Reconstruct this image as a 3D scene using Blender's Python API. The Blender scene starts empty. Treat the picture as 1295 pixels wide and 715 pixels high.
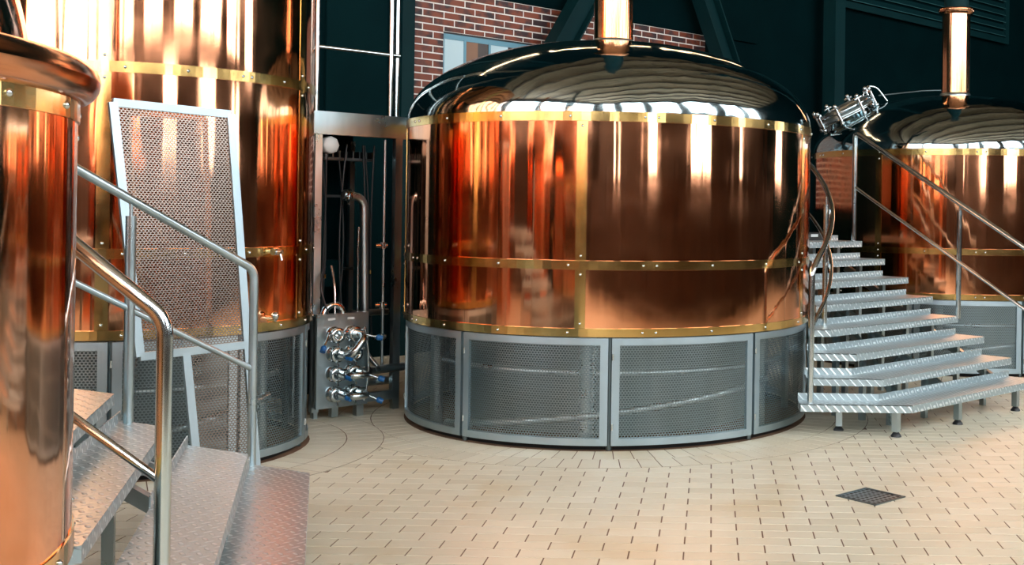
import bpy, math, random
from mathutils import Vector, Matrix
random.seed(7)
sc = bpy.context.scene
col = sc.collection
PI = math.pi
R_ = math.radians
sin, cos = math.sin, math.cos

# ------------------------------------------------------------------ camera
FOC, PPX, PPY, ROLL, EYE = 1450.0, 900.0, 265.0, 0.015, 1.55
cam_d = bpy.data.cameras.new('camera')
cam = bpy.data.objects.new('camera', cam_d); col.objects.link(cam)
cam_d.sensor_fit = 'HORIZONTAL'; cam_d.sensor_width = 36.0
cam_d.lens = 36.0 * FOC / 1295.0
cam_d.shift_x = -(PPX - 647.5) / 1295.0
cam_d.shift_y = -(357.5 - PPY) / 1295.0
cam_d.clip_end = 200
c_, s_ = cos(ROLL), sin(ROLL)
cam.matrix_world = Matrix(((c_, -s_, 0, 0), (0, 0, -1, 0), (s_, c_, 0, EYE), (0, 0, 0, 1)))
sc.camera = cam

# ------------------------------------------------------------------ world, exposure
wd = bpy.data.worlds.new('world'); sc.world = wd
wd.use_nodes = True
wd.node_tree.nodes['Background'].inputs[0].default_value = (.75, .9, 1, 1)
wd.node_tree.nodes['Background'].inputs[1].default_value = .6
vs = sc.view_settings
vs.view_transform = 'Standard'; vs.look = 'None'; vs.gamma = 1; vs.use_curve_mapping = False
vs.exposure = 0.95
WINDOW_GLOW = 5.2      # daylight in the window panes of the hall
LAMP_GLOW = 9.0       # linear ceiling lamps
sc.cycles.use_denoising = True
sc.cycles.max_bounces = 10
sc.cycles.glossy_bounces = 7
sc.cycles.diffuse_bounces = 4
sc.cycles.sample_clamp_indirect = 6
sc.cycles.blur_glossy = .4

# ------------------------------------------------------------------ helpers
class MB:
    def __init__(s): s.v = []; s.f = []; s.sm = []
    def add(s, vs_, fs, smooth=False):
        o = len(s.v); s.v += [tuple(p) for p in vs_]
        for f in fs: s.f.append(tuple(i + o for i in f)); s.sm.append(smooth)
        return s
    def obox(s, c, ax, ay, az, hx, hy, hz):
        c = Vector(c); ax = Vector(ax) * hx; ay = Vector(ay) * hy; az = Vector(az) * hz
        P = [c + i * ax + j * ay + k * az for k in (-1, 1) for j in (-1, 1) for i in (-1, 1)]
        return s.add(P, [(0, 2, 3, 1), (4, 5, 7, 6), (0, 1, 5, 4), (2, 6, 7, 3), (0, 4, 6, 2), (1, 3, 7, 5)])
    def box(s, c, size, rz=0):
        return s.obox(c, (cos(rz), sin(rz), 0), (-sin(rz), cos(rz), 0), (0, 0, 1), size[0] / 2, size[1] / 2, size[2] / 2)
    def prism(s, poly, z0, z1):
        n = len(poly)
        A = sum(poly[i][0] * poly[(i + 1) % n][1] - poly[(i + 1) % n][0] * poly[i][1] for i in range(n))
        if A < 0: poly = poly[::-1]
        s.add([(x, y, z0) for x, y in poly] + [(x, y, z1) for x, y in poly],
              [tuple(range(n))[::-1], tuple(range(n, 2 * n))] + [(i, (i + 1) % n, n + (i + 1) % n, n + i) for i in range(n)])
        return s
    def bar(s, p, q, wdt, dep, up=(0, 0, 1)):
        p = Vector(p); q = Vector(q); d = q - p; L = d.length; d.normalize()
        a = d.cross(Vector(up))
        if a.length < 1e-4: a = d.cross(Vector((1, 0, 0)))
        a.normalize(); b = d.cross(a)
        return s.obox((p + q) / 2, d, a, b, L / 2, wdt / 2, dep / 2)
    def tube(s, pts, r, seg=10, caps=True):
        pts = [Vector(p) for p in pts]; n = len(pts)
        rs = r if isinstance(r, (list, tuple)) else [r] * n
        T = []
        for i in range(n):
            a = pts[max(i - 1, 0)]; b = pts[min(i + 1, n - 1)]
            t = b - a
            T.append(t.normalized() if t.length > 1e-9 else Vector((0, 0, 1)))
        ref = Vector((0, 0, 1)) if abs(T[0].z) < .9 else Vector((1, 0, 0))
        N = (ref - T[0] * ref.dot(T[0])).normalized()
        V = []
        for i in range(n):
            if i: 
                N = N - T[i] * N.dot(T[i]); N.normalize()
            B = T[i].cross(N)
            V += [pts[i] + rs[i] * (cos(2 * PI * k / seg) * N + sin(2 * PI * k / seg) * B) for k in range(seg)]
        F = [(i * seg + k, i * seg + (k + 1) % seg, (i + 1) * seg + (k + 1) % seg, (i + 1) * seg + k) for i in range(n - 1) for k in range(seg)]
        s.add(V, F, True)
        if caps:
            s.add(V[:seg], [tuple(range(seg))[::-1]]); s.add(V[-seg:], [tuple(range(seg))])
        return s
    def lathe(s, prof, seg=96, a0=0.0, a1=2 * PI, c=(0, 0, 0), M=None, smooth=True):
        full = abs(a1 - a0 - 2 * PI) < 1e-6
        m = seg if full else seg + 1
        V = []
        for r, z in prof:
            for k in range(m):
                a = a0 + (a1 - a0) * k / seg
                V.append(Vector((r * sin(a), -r * cos(a), z)))
        if M is not None: V = [M @ p for p in V]
        V = [p + Vector(c) for p in V]
        F = []
        for i in range(len(prof) - 1):
            for k in range(seg):
                k2 = (k + 1) % m
                F.append((i * m + k, i * m + k2, (i + 1) * m + k2, (i + 1) * m + k))
        return s.add(V, F, smooth)
    def sphere(s, c, r, seg=10, rings=6):
        prof = [(max(r * sin(PI * i / rings), 1e-5), -r * cos(PI * i / rings)) for i in range(rings + 1)]
        return s.lathe(prof, seg, c=c)
    def mesh(s, name):
        me = bpy.data.meshes.new(name); me.from_pydata(s.v, [], s.f)
        me.polygons.foreach_set('use_smooth', s.sm); me.update()
        return me
    def build(s, name, mat, parent=None, auto=None):
        me = s.mesh(name); me.materials.append(mat)
        return link(name, me, parent)

def link(name, me, parent=None, loc=None, rz=None):
    o = bpy.data.objects.new(name, me); col.objects.link(o)
    if parent: o.parent = parent
    if loc is not None: o.location = loc
    if rz is not None: o.rotation_euler = (0, 0, rz)
    return o
def tag(o, label, cat, group=None):
    o['label'] = label; o['category'] = cat
    if group: o['group'] = group
    return o
def thing(name, label, cat, loc=(0, 0, 0), group=None):
    o = bpy.data.objects.new(name, None); col.objects.link(o); o.location = loc; o.empty_display_size = .2
    return tag(o, label, cat, group)
def struct(o, label=None, cat=None):
    o['kind'] = 'structure'
    if label: o['label'] = label
    if cat: o['category'] = cat
    return o
def arc(c, r, a0, a1, n, u, v):
    c = Vector(c); u = Vector(u); v = Vector(v)
    return [c + r * (cos(a0 + (a1 - a0) * i / n) * u + sin(a0 + (a1 - a0) * i / n) * v) for i in range(n + 1)]
def fillet(pts, r, n=6):
    pts = [Vector(p) for p in pts]; out = [pts[0]]
    for i in range(1, len(pts) - 1):
        a, b, c = pts[i - 1], pts[i], pts[i + 1]
        d1 = (a - b); d2 = (c - b)
        q = min(r, d1.length * .49, d2.length * .49)
        p1 = b + d1.normalized() * q; p2 = b + d2.normalized() * q
        for k in range(n + 1):
            t = k / n
            out.append((1 - t) ** 2 * p1 + 2 * t * (1 - t) * b + t * t * p2)
    return out + [pts[-1]]

# ------------------------------------------------------------------ materials
def nodes(name):
    m = bpy.data.materials.new(name); m.use_nodes = True
    nt = m.node_tree; b = nt.nodes['Principled BSDF']
    return m, nt, b
def N(nt, typ, **kw):
    n = nt.nodes.new(typ)
    for k, v in kw.items():
        if k in n.inputs: n.inputs[k].default_value = v
        else: setattr(n, k, v)
    return n
def coords(nt, scale=(1, 1, 1), kind='Object'):
    tc = nt.nodes.new('ShaderNodeTexCoord'); mp = nt.nodes.new('ShaderNodeMapping')
    mp.inputs['Scale'].default_value = scale
    nt.links.new(tc.outputs[kind], mp.inputs[0]); return mp.outputs[0]
def ramp(nt, src, c0, c1, p0=.3, p1=.7):
    r = nt.nodes.new('ShaderNodeValToRGB')
    r.color_ramp.elements[0].color = (*c0, 1); r.color_ramp.elements[1].color = (*c1, 1)
    r.color_ramp.elements[0].position = p0; r.color_ramp.elements[1].position = p1
    nt.links.new(src, r.inputs[0]); return r.outputs[0]
def metal(name, c0, c1, rough=(.06, .14), scale=(3, 3, .5), bump=0., bscale=(6, 6, .5), bdist=.02, noise_r=(4, 4, 4)):
    m, nt, b = nodes(name)
    b.inputs['Metallic'].default_value = 1
    n1 = N(nt, 'ShaderNodeTexNoise', Scale=1.0, Detail=4.0); nt.links.new(coords(nt, scale), n1.inputs['Vector'])
    nt.links.new(ramp(nt, n1.outputs[0], c0, c1), b.inputs['Base Color'])
    n2 = N(nt, 'ShaderNodeTexNoise', Scale=1.0, Detail=5.0); nt.links.new(coords(nt, noise_r), n2.inputs['Vector'])
    mr = N(nt, 'ShaderNodeMapRange'); mr.inputs['From Min'].default_value = .3; mr.inputs['From Max'].default_value = .7
    mr.inputs['To Min'].default_value = rough[0]; mr.inputs['To Max'].default_value = rough[1]
    nt.links.new(n2.outputs[0], mr.inputs[0]); nt.links.new(mr.outputs[0], b.inputs['Roughness'])
    if bump:
        n3 = N(nt, 'ShaderNodeTexNoise', Scale=1.0, Detail=2.0); nt.links.new(coords(nt, bscale), n3.inputs['Vector'])
        bp = N(nt, 'ShaderNodeBump', Strength=bump, Distance=bdist)
        nt.links.new(n3.outputs[0], bp.inputs['Height']); nt.links.new(bp.outputs[0], b.inputs['Normal'])
    return m
def paint(name, c0, c1, rough=.6, scale=2.0, bump=0, metallic=0, spec=.5):
    m, nt, b = nodes(name)
    b.inputs['Roughness'].default_value = rough; b.inputs['Metallic'].default_value = metallic
    b.inputs['Specular IOR Level'].default_value = spec
    n1 = N(nt, 'ShaderNodeTexNoise', Scale=scale, Detail=5.0); nt.links.new(coords(nt), n1.inputs['Vector'])
    nt.links.new(ramp(nt, n1.outputs[0], c0, c1), b.inputs['Base Color'])
    if bump:
        bp = N(nt, 'ShaderNodeBump', Strength=bump, Distance=.01)
        nt.links.new(n1.outputs[0], bp.inputs['Height']); nt.links.new(bp.outputs[0], b.inputs['Normal'])
    return m
def glow(name, c, st):
    m, nt, b = nodes(name)
    b.inputs['Base Color'].default_value = (.8, .85, .9, 1); b.inputs['Roughness'].default_value = .3
    b.inputs['Emission Color'].default_value = (*c, 1); b.inputs['Emission Strength'].default_value = st
    return m

M = {}
M['copper'] = metal('copper', (.83, .33, .16), (.92, .43, .23), (.045, .12), bump=.16, bscale=(8, 8, .3), bdist=.02)
M['copper_pipe'] = metal('copper_pipe', (.80, .33, .15), (.92, .45, .25), (.12, .2), bump=.5, bscale=(22, 22, .4), bdist=.02)
M['copper_rim'] = metal('copper_rim', (.72, .28, .13), (.84, .37, .19), (.12, .2), bump=.08, bscale=(5, 5, 5))
M['copper_dull'] = metal('copper_dull', (.74, .28, .13), (.86, .37, .19), (.14, .27), bump=.1, bscale=(7, 7, .8))
M['brass'] = metal('brass', (.72, .45, .14), (.82, .56, .22), (.1, .2), bump=.05, bscale=(7, 7, .5))
M['dome'] = metal('dome_steel', (.34, .44, .46), (.46, .56, .58), (.04, .11), bump=.22, bscale=(3.2, 3.2, 5), bdist=.03)
M['steel'] = metal('steel', (.38, .47, .50), (.50, .58, .61), (.25, .4), scale=(8, 8, 2))
M['steel_shiny'] = metal('steel_shiny', (.52, .60, .62), (.64, .70, .72), (.12, .2))
M['steel_dark'] = metal('steel_dark', (.10, .14, .15), (.19, .23, .24), (.3, .45))
M['mesh_copper_reflect'] = metal('mesh_steel_copper_reflect', (.20, .165, .14), (.28, .23, .20), (.25, .35))  # leaning panel's steel mesh, the warm copper reflection put into its base colour
M['mesh'] = metal('mesh_steel', (.22, .29, .31), (.32, .39, .41), (.3, .42))
M['panel_frame'] = metal('panel_frame', (.36, .46, .51), (.46, .56, .61), (.35, .5))
def checker_plate():
    m, nt, b = nodes('checker_plate')
    b.inputs['Metallic'].default_value = .55
    tc = nt.nodes.new('ShaderNodeTexCoord'); sp = nt.nodes.new('ShaderNodeSeparateXYZ')
    nt.links.new(tc.outputs['Object'], sp.inputs[0])
    def op(o, a, c=None):
        q = nt.nodes.new('ShaderNodeMath'); q.operation = o
        for i, t in enumerate((a, c)):
            if t is None: continue
            if isinstance(t, (int, float)): q.inputs[i].default_value = t
            else: nt.links.new(t, q.inputs[i])
        return q.outputs[0]
    X, Y, Z = sp.outputs
    c = .040
    u = op('DIVIDE', op('ADD', op('ADD', X, Y), op('MULTIPLY', Z, .9)), c * 1.414); v = op('DIVIDE', op('ADD', op('SUBTRACT', X, Y), op('MULTIPLY', Z, .9)), c * 1.414)
    par = op('FLOORED_MODULO', op('ADD', op('FLOOR', u), op('FLOOR', v)), 2)
    p = op('SUBTRACT', op('FRACT', u), .5); q = op('SUBTRACT', op('FRACT', v), .5)
    ipar = op('SUBTRACT', 1, par)
    p2 = op('ADD', op('MULTIPLY', p, par), op('MULTIPLY', q, ipar)); q2 = op('ADD', op('MULTIPLY', q, par), op('MULTIPLY', p, ipar))
    e1 = op('POWER', op('DIVIDE', op('ABSOLUTE', p2), .52), 2); e2 = op('POWER', op('DIVIDE', op('ABSOLUTE', q2), .19), 2)
    h2 = op('MAXIMUM', op('SUBTRACT', op('SUBTRACT', 1, e1), e2), 0)
    bp = N(nt, 'ShaderNodeBump', Strength=.9, Distance=.004)
    nt.links.new(h2, bp.inputs['Height']); nt.links.new(bp.outputs[0], b.inputs['Normal'])
    nt.links.new(ramp(nt, h2, (.38, .47, .50), (.74, .82, .84), 0, .6), b.inputs['Base Color'])
    b.inputs['Roughness'].default_value = .33
    return m
M['plate'] = checker_plate()
M['teal'] = paint('teal_paint', (.0003, .0070, .0085), (.0005, .0095, .011), .8, spec=.03)
M['teal_panel'] = paint('teal_panel', (.0006, .011, .013), (.0009, .014, .016), .8, spec=.05)
M['teal_steel'] = paint('teal_steel', (.001, .018, .021), (.002, .024, .027), .6, spec=.12)
M['slat_edge'] = paint('slat_edge', (.02, .10, .11), (.03, .12, .13), .5)
M['black'] = paint('black', (.006, .009, .01), (.012, .016, .017), .45)
M['rubber'] = paint('rubber', (.01, .012, .013), (.016, .018, .02), .4)
M['white'] = paint('white_plastic', (.55, .6, .6), (.65, .7, .7), .4)
M['blue'] = paint('blue_plastic', (.01, .10, .30), (.015, .14, .38), .3)
M['mortar'] = paint('mortar', (.72, .70, .64), (.84, .81, .75), .8, 30)
def brick_mat(i):
    m, nt, b = nodes('brick_%d' % i)
    b.inputs['Roughness'].default_value = .55
    n1 = N(nt, 'ShaderNodeTexNoise', Scale=5.0, Detail=3.0)
    oi = nt.nodes.new('ShaderNodeObjectInfo'); va = N(nt, 'ShaderNodeVectorMath', operation='MULTIPLY_ADD')
    tc = nt.nodes.new('ShaderNodeTexCoord')
    geo = nt.nodes.new('ShaderNodeNewGeometry')
    ad = nt.nodes.new('ShaderNodeMath'); ad.operation = 'ADD'
    nt.links.new(oi.outputs['Random'], ad.inputs[0]); nt.links.new(geo.outputs['Random Per Island'], ad.inputs[1])
    va.inputs[1].default_value = (40, 40, 40)
    nt.links.new(ad.outputs[0], va.inputs[0]); nt.links.new(tc.outputs['Object'], va.inputs[2])
    nt.links.new(va.outputs[0], n1.inputs['Vector'])
    nt.links.new(ramp(nt, n1.outputs[0], (.032, .015, .017), (.20, .044, .017), .40, .56), b.inputs['Base Color'])
    return m
M['brick'] = brick_mat(1)
def tile_mat():
    m, nt, b = nodes('floor_tile')
    oi = nt.nodes.new('ShaderNodeObjectInfo'); geo = nt.nodes.new('ShaderNodeNewGeometry')
    ad = nt.nodes.new('ShaderNodeMath'); ad.operation = 'ADD'
    nt.links.new(oi.outputs['Random'], ad.inputs[0]); nt.links.new(geo.outputs['Random Per Island'], ad.inputs[1])
    fr = nt.nodes.new('ShaderNodeMath'); fr.operation = 'FRACT'; nt.links.new(ad.outputs[0], fr.inputs[0])
    base = ramp(nt, fr.outputs[0], (.64, .59, .45), (.72, .68, .54), 0, 1)
    n1 = N(nt, 'ShaderNodeTexNoise', Scale=1.3, Detail=5.0)
    tp = nt.nodes.new('ShaderNodeNewGeometry'); nt.links.new(tp.outputs['Position'], n1.inputs['Vector'])
    stain = ramp(nt, n1.outputs[0], (1, 1, 1), (.86, .72, .52), .55, .8)
    mx = N(nt, 'ShaderNodeMixRGB', blend_type='MULTIPLY'); mx.inputs[0].default_value = .8
    nt.links.new(base, mx.inputs[1]); nt.links.new(stain, mx.inputs[2])
    nt.links.new(mx.outputs[0], b.inputs['Base Color'])
    n2 = N(nt, 'ShaderNodeTexNoise', Scale=6.0, Detail=3.0); nt.links.new(tp.outputs['Position'], n2.inputs['Vector'])
    mr = N(nt, 'ShaderNodeMapRange'); mr.inputs['To Min'].default_value = .32; mr.inputs['To Max'].default_value = .5
    nt.links.new(n2.outputs[0], mr.inputs[0]); nt.links.new(mr.outputs[0], b.inputs['Roughness'])
    return m
M['tile'] = tile_mat()
M['grout'] = paint('grout', (.11, .055, .028), (.20, .115, .065), .85, 6)
def wood():
    m, nt, b = nodes('ceiling_wood')
    br = N(nt, 'ShaderNodeTexBrick', Scale=1.0)
    br.inputs['Color1'].default_value = (.40, .27, .16, 1); br.inputs['Color2'].default_value = (.52, .37, .23, 1)
    br.inputs['Mortar'].default_value = (.07, .05, .04, 1); br.inputs['Brick Width'].default_value = 2.4
    br.inputs['Row Height'].default_value = .35; br.inputs['Mortar Size'].default_value = .03
    nt.links.new(coords(nt), br.inputs['Vector']); nt.links.new(br.outputs[0], b.inputs['Base Color'])
    b.inputs['Roughness'].default_value = .6
    return m
M['wood'] = wood()
M['hall'] = paint('hall_wall', (.05, .045, .042), (.08, .07, .065), .7)
M['hall_dark'] = paint('hall_furniture', (.025, .014, .01), (.05, .028, .018), .5)
M['pane'] = glow('daylight_pane', (.93, .97, 1.0), WINDOW_GLOW)
M['lamp'] = glow('lamp_tube', (1.0, .62, .34), LAMP_GLOW)
M['win_frame'] = paint('blue_window_frame', (.10, .27, .36), (.13, .31, .40), .4)
M['win_blind'] = paint('pale_window_blind', (.48, .66, .72), (.56, .73, .78), .6)
M['win_dark'] = paint('window_room_dark', (.02, .014, .012), (.05, .03, .02), .3)
M['win_wood'] = paint('window_room_wood', (.22, .11, .06), (.27, .14, .08), .5)

# ------------------------------------------------------------------ room frame: P0 on the rear wall, W along it, NN towards the hall
P0 = Vector((-1.65, 13.5, 0)); _l = math.hypot(.69, .724)
W = Vector((.69 / _l, .724 / _l, 0)); NN = Vector((W.y, -W.x, 0)); UP = Vector((0, 0, 1))
RZ = math.atan2(W.y, W.x)
def rm(a, b, z=0): return P0 + a * W + b * NN + Vector((0, 0, z))
CEIL = 10.5; A0, A1, B1 = -17.0, 11.3, 16.0

# ------------------------------------------------------------------ floor
fl = MB(); fl.add([rm(A0, 0, -.0022), rm(A0, B1, -.0022), rm(A1, B1, -.0022), rm(A1, 0, -.0022)], [(0, 1, 2, 3)])
def floor_mat():
    """joint mortar under the laid tiles, small-scale tile pattern where the floor is too far off to lay them singly"""
    m, nt, b = nodes('floor_bed'); b.inputs['Roughness'].default_value = .6
    geo = nt.nodes.new('ShaderNodeNewGeometry'); sp = nt.nodes.new('ShaderNodeSeparateXYZ'); nt.links.new(geo.outputs['Position'], sp.inputs[0])
    br = N(nt, 'ShaderNodeTexBrick', Scale=1.0)
    br.inputs['Color1'].default_value = (.66, .59, .44, 1); br.inputs['Color2'].default_value = (.74, .68, .53, 1); br.inputs['Mortar'].default_value = (.16, .09, .05, 1)
    br.inputs['Brick Width'].default_value = TL; br.inputs['Row Height'].default_value = TW; br.inputs['Mortar Size'].default_value = .0035
    nt.links.new(geo.outputs['Position'], br.inputs['Vector'])
    def cmp_(src, c, e):
        q = nt.nodes.new('ShaderNodeMath'); q.operation = 'COMPARE'; nt.links.new(src, q.inputs[0]); q.inputs[1].default_value = c; q.inputs[2].default_value = e; return q.outputs[0]
    mu = nt.nodes.new('ShaderNodeMath'); mu.operation = 'MULTIPLY'
    nt.links.new(cmp_(sp.outputs[0], .70, 6.5), mu.inputs[0]); nt.links.new(cmp_(sp.outputs[1], 7.3, 7.15), mu.inputs[1])
    mx = N(nt, 'ShaderNodeMixRGB'); nt.links.new(mu.outputs[0], mx.inputs[0]); nt.links.new(br.outputs[0], mx.inputs[1]); mx.inputs[2].default_value = (.14, .075, .04, 1)
    nt.links.new(mx.outputs[0], b.inputs['Base Color'])
    return m
TL, TW, GAP = .246, .119, .007
floor = struct(fl.build('floor', floor_mat()), 'beige tiled brewhouse floor with dark brown joints', 'floor')
K_MAIN = (-.773, 8.786); K_RIGHT = (2.60, 12.33); K_LEFT = (-3.56, 7.20); K_NEAR = (-2.62, 2.36)
R_MAIN, R_LEFT, R_NEAR = 1.518, 1.0, 1.149
def tile_mesh(lx, ly, h=.0022, bev=.0006):
    m = MB(); a, b = lx / 2, ly / 2
    m.add([(-a, -b, -h), (a, -b, -h), (a, b, -h), (-a, b, -h), (-a, -b, -bev), (a, -b, -bev), (a, b, -bev), (-a, b, -bev),
           (-a + bev, -b + bev, 0), (a - bev, -b + bev, 0), (a - bev, b - bev, 0), (-a + bev, b - bev, 0)],
          [(0, 1, 5, 4), (1, 2, 6, 5), (2, 3, 7, 6), (3, 0, 4, 7), (4, 5, 9, 8), (5, 6, 10, 9), (6, 7, 11, 10), (7, 4, 8, 11), (8, 9, 10, 11)])
    return m
TL, TW, GAP = .246, .119, .007
tile_me = tile_mesh(TL - GAP, TW - GAP); 
rings = [(K_MAIN, 1.50), (K_LEFT, .99), (K_RIGHT, 1.50)]
DR = (.887, 6.233)
def inside_ring(x, y, pad=.0):
    return any(math.hypot(x - c[0], y - c[1]) < r + .475 + pad for c, r in rings)
cand = []; rest = []
for j in range(-46, 75):
    y = 5.60 + j * TW
    for i in range(-24, 30):
        x = .02 + i * TL + (TL / 2 if j % 2 else 0)
        if inside_ring(x, y, -.10): continue
        if math.hypot(x - K_NEAR[0], y - K_NEAR[1]) < 1.0: continue
        px = PPX + FOC * x / y if y > .5 else -1e4; py = PPY + FOC * EYE / y if y > .5 else 1e4
        vis = 375 < px < 1330 and py < 735
        (cand if vis else rest).append((y if vis else 99, 'g', x, y, 0))
ring_me = {}
for c, r in rings:
    for q in (0, 1):
        r0 = r + .01 + q * .235; r1 = r0 + .229; nseg = int(2 * PI * (r0 + .115) / .119)
        for k in range(nseg):
            a = 2 * PI * (k + .5 * q) / nseg
            x, y = c[0] + (r0 + .1) * sin(a), c[1] - (r0 + .1) * cos(a)
            px = PPX + FOC * x / y; py = PPY + FOC * EYE / y
            front = sum((p - o) * (0 - o) for p, o in zip((x, y), c)) > 0
            e = (y, 'r', c, (r0, r1, nseg, .0036 if c == K_LEFT else .002), a)
            (cand if (380 < px < 1320 and front and c != K_RIGHT) else rest).append(e)
cand.sort(key=lambda t: t[0])
def ring_tile_mesh(r0, r1, nseg, z1):
    m = MB(); da = PI / nseg; g = .003
    P = []
    for z in (-.002, z1):
        for (r, sg) in ((r0, -1), (r1, -1), (r1, 1), (r0, 1)):
            a = sg * da; P.append((r * sin(a) - sg * g, -r * cos(a), z))
    m.add(P, [(4, 5, 6, 7)[::-1], (0, 1, 5, 4)[::-1], (1, 2, 6, 5)[::-1], (2, 3, 7, 6)[::-1], (3, 0, 4, 7)[::-1]])
    return m
tile_data = tile_me.mesh('tile'); tile_data.materials.append(M['tile'])
ring_data = {}
stuff = MB()
def bake(mb, c, a):
    ca, sa = cos(a), sin(a)
    stuff.add([(c[0] + x * ca - y * sa, c[1] + x * sa + y * ca, z) for x, y, z in mb.v], mb.f)
for n_, t in enumerate(cand + rest):
    if t[1] == 'g':
        if n_ < 300: link('tile', tile_data, floor, (t[2], t[3], 0))
        else: bake(tile_me, (t[2], t[3]), 0)
    else:
        key = t[3]
        if key not in ring_data:
            mb = ring_tile_mesh(*key); me = mb.mesh('tile'); me.materials.append(M['tile']); ring_data[key] = (mb, me)
        if n_ < 300: link('tile', ring_data[key][1], floor, (t[2][0], t[2][1], 0), t[4])
        else: bake(ring_data[key][0], t[2], t[4])
so = stuff.build('far_tiles', M['tile'], floor); so['kind'] = 'stuff'
ro = MB()
for i, (c, r) in enumerate(rings):
    ro.lathe([(r - .05, .0004 + .0024 * (i == 1)), (r + .478, .0004 + .0024 * (i == 1))], 96, c=(c[0], c[1], 0))
struct(ro.build('ring_grout_bed', M['grout'], floor))

# floor drain
dr = thing('floor_drain', 'square perforated steel floor drain set diagonally into the beige tiles', 'drain', (DR[0], DR[1], 0))
m = MB(); h = .135
for i in range(4):
    a = PI / 4 + i * PI / 2; u = Vector((cos(a), sin(a), 0)); v = Vector((-sin(a), cos(a), 0))
    m.obox(u * (h - .007) + Vector((0, 0, .002)), u, v, UP, .007, h, .004)
m.build('rim', M['steel_dark'], dr)
m = MB(); pt = .0345
for i in range(7):
    for j in range(7):
        cx, cy = (i - 3) * pt, (j - 3) * pt; o = pt / 2; q = .0095
        L = [(cx - o, cy - o), (cx + o, cy - o), (cx + o, cy + o), (cx - o, cy + o)]
        I = [(cx - q, cy - q), (cx + q, cy - q), (cx + q, cy + q), (cx - q, cy + q)]
        rot = lambda p: ((p[0] - p[1]) * .7071, (p[0] + p[1]) * .7071, .003)
        m.add([rot(p) for p in L + I], [(k, (k + 1) % 4, 4 + (k + 1) % 4, 4 + k) for k in range(4)])
m.build('grate', M['steel'], dr)
m = MB(); m.box((0, 0, .0012), (.25, .25, .001), PI / 4); m.build('sump', M['black'], dr)

# ------------------------------------------------------------------ walls, ceiling
def wallbox(name, a0, a1, b0, b1, z0, z1, mat, parent=None):
    m = MB(); m.obox(rm((a0 + a1) / 2, (b0 + b1) / 2, (z0 + z1) / 2), W, NN, UP, abs(a1 - a0) / 2, abs(b1 - b0) / 2, abs(z1 - z0) / 2)
    return m.build(name, mat, parent)
wall_rear = struct(wallbox('wall_rear', A0, A1, -.3, 0, 0, CEIL, M['teal']), 'dark teal rear wall with a patch of red brick', 'wall')
ceil = MB(); ceil.box((0, 0, 0), (A1 - A0, B1, .2))
ce = ceil.build('ceiling', M['wood']); ce.location = rm((A0 + A1) / 2, B1 / 2, CEIL + .1); ce.rotation_euler = (0, 0, RZ)
struct(ce, 'brown boarded ceiling of the hall mirrored in the domes', 'ceiling')
for k in range(8):
    wallbox('beam', A0, A1, 1.2 + k * 1.9, 1.4 + k * 1.9, CEIL - .35, CEIL, M['hall_dark']).parent = None
for i, o in enumerate([o for o in col.objects if o.name.startswith('beam')]):
    struct(o, 'dark roof beam under the boarded ceiling', 'beam'); o['group'] = 'roof beams'; o.name = 'trim_%d' % (i + 10)

# window walls behind the viewer
def window_wall(name, label, p, d, nrm, length, tiers, first, mat):
    """wall with real openings: piers between the windows of each tier, solid courses between the tiers"""
    root = bpy.data.objects.new(name, None); col.objects.link(root); struct(root, label, 'wall')
    d = Vector(d); nrm = Vector(nrm); p = Vector(p); t = .3
    def slab(s0, s1, za, zb):
        m = MB(); m.obox(p + d * (s0 + s1) / 2 - nrm * t / 2 + UP * (za + zb) / 2, d, nrm, UP, (s1 - s0) / 2, t / 2, (zb - za) / 2)
        m.build('wall_section', mat, root)
    k = first; zc = 0
    for (z0, z1, wins) in tiers:
        slab(0, length, zc, z0); zc = z1; s = 0
        for (a, b) in wins:
            slab(s, a, z0, z1); s = b
            wr = bpy.data.objects.new('window_%d' % k, None); col.objects.link(wr)
            struct(wr, 'daylight window in the hall behind the viewer', 'window'); wr['group'] = 'hall windows'
            m = MB(); m.obox(p + d * (a + b) / 2 - nrm * .22 + UP * (z0 + z1) / 2, d, nrm, UP, (b - a) / 2, .01, (z1 - z0) / 2)
            m.build('pane', M['pane'], wr)
            m = MB(); nm = max(1, round((b - a) / 1.4)); nz = max(1, round((z1 - z0) / 1.8))
            for q in range(nm + 1):
                m.obox(p + d * (a + (b - a) * q / nm) - nrm * .15 + UP * (z0 + z1) / 2, d, nrm, UP, .045, .04, (z1 - z0) / 2)
            for q in range(nz + 1):
                m.obox(p + d * (a + b) / 2 - nrm * .15 + UP * (z0 + (z1 - z0) * q / nz), d, nrm, UP, (b - a) / 2, .04, .04)
            m.build('frame', M['black'], wr); k += 1
        slab(s, length, z0, z1)
    slab(0, length, zc, CEIL)
    return k
kw = window_wall('wall_front', 'long window wall behind the viewer, mirrored in the copper', rm(A0, B1), W, -NN, A1 - A0,
                 [(2.1, 3.7, [(4.0, 4.6), (8.8, 10.3), (14.2, 16.3), (20.5, 21.6)]),
                  (4.2, 9.4, [(1.0 + i * 4.4, 4.1 + i * 4.4) for i in range(6)])], 2, M['hall'])
kw = window_wall('wall_left', 'side window wall mirrored in the upper left copper kettle', rm(A0, 0), NN, W, B1,
                 [(3.5, 9.0, [(2.0, 6.2), (6.6, 10.8), (11.2, 15.4)])], kw, M['hall'])
kw = window_wall('wall_right', 'dark end wall with two windows beside the far right copper kettle', rm(A1, B1), -NN, -W, B1,
                 [(2.1, 3.7, [(3.6, 4.6), (10.6, 11.4)])], kw, M['teal'])

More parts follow.
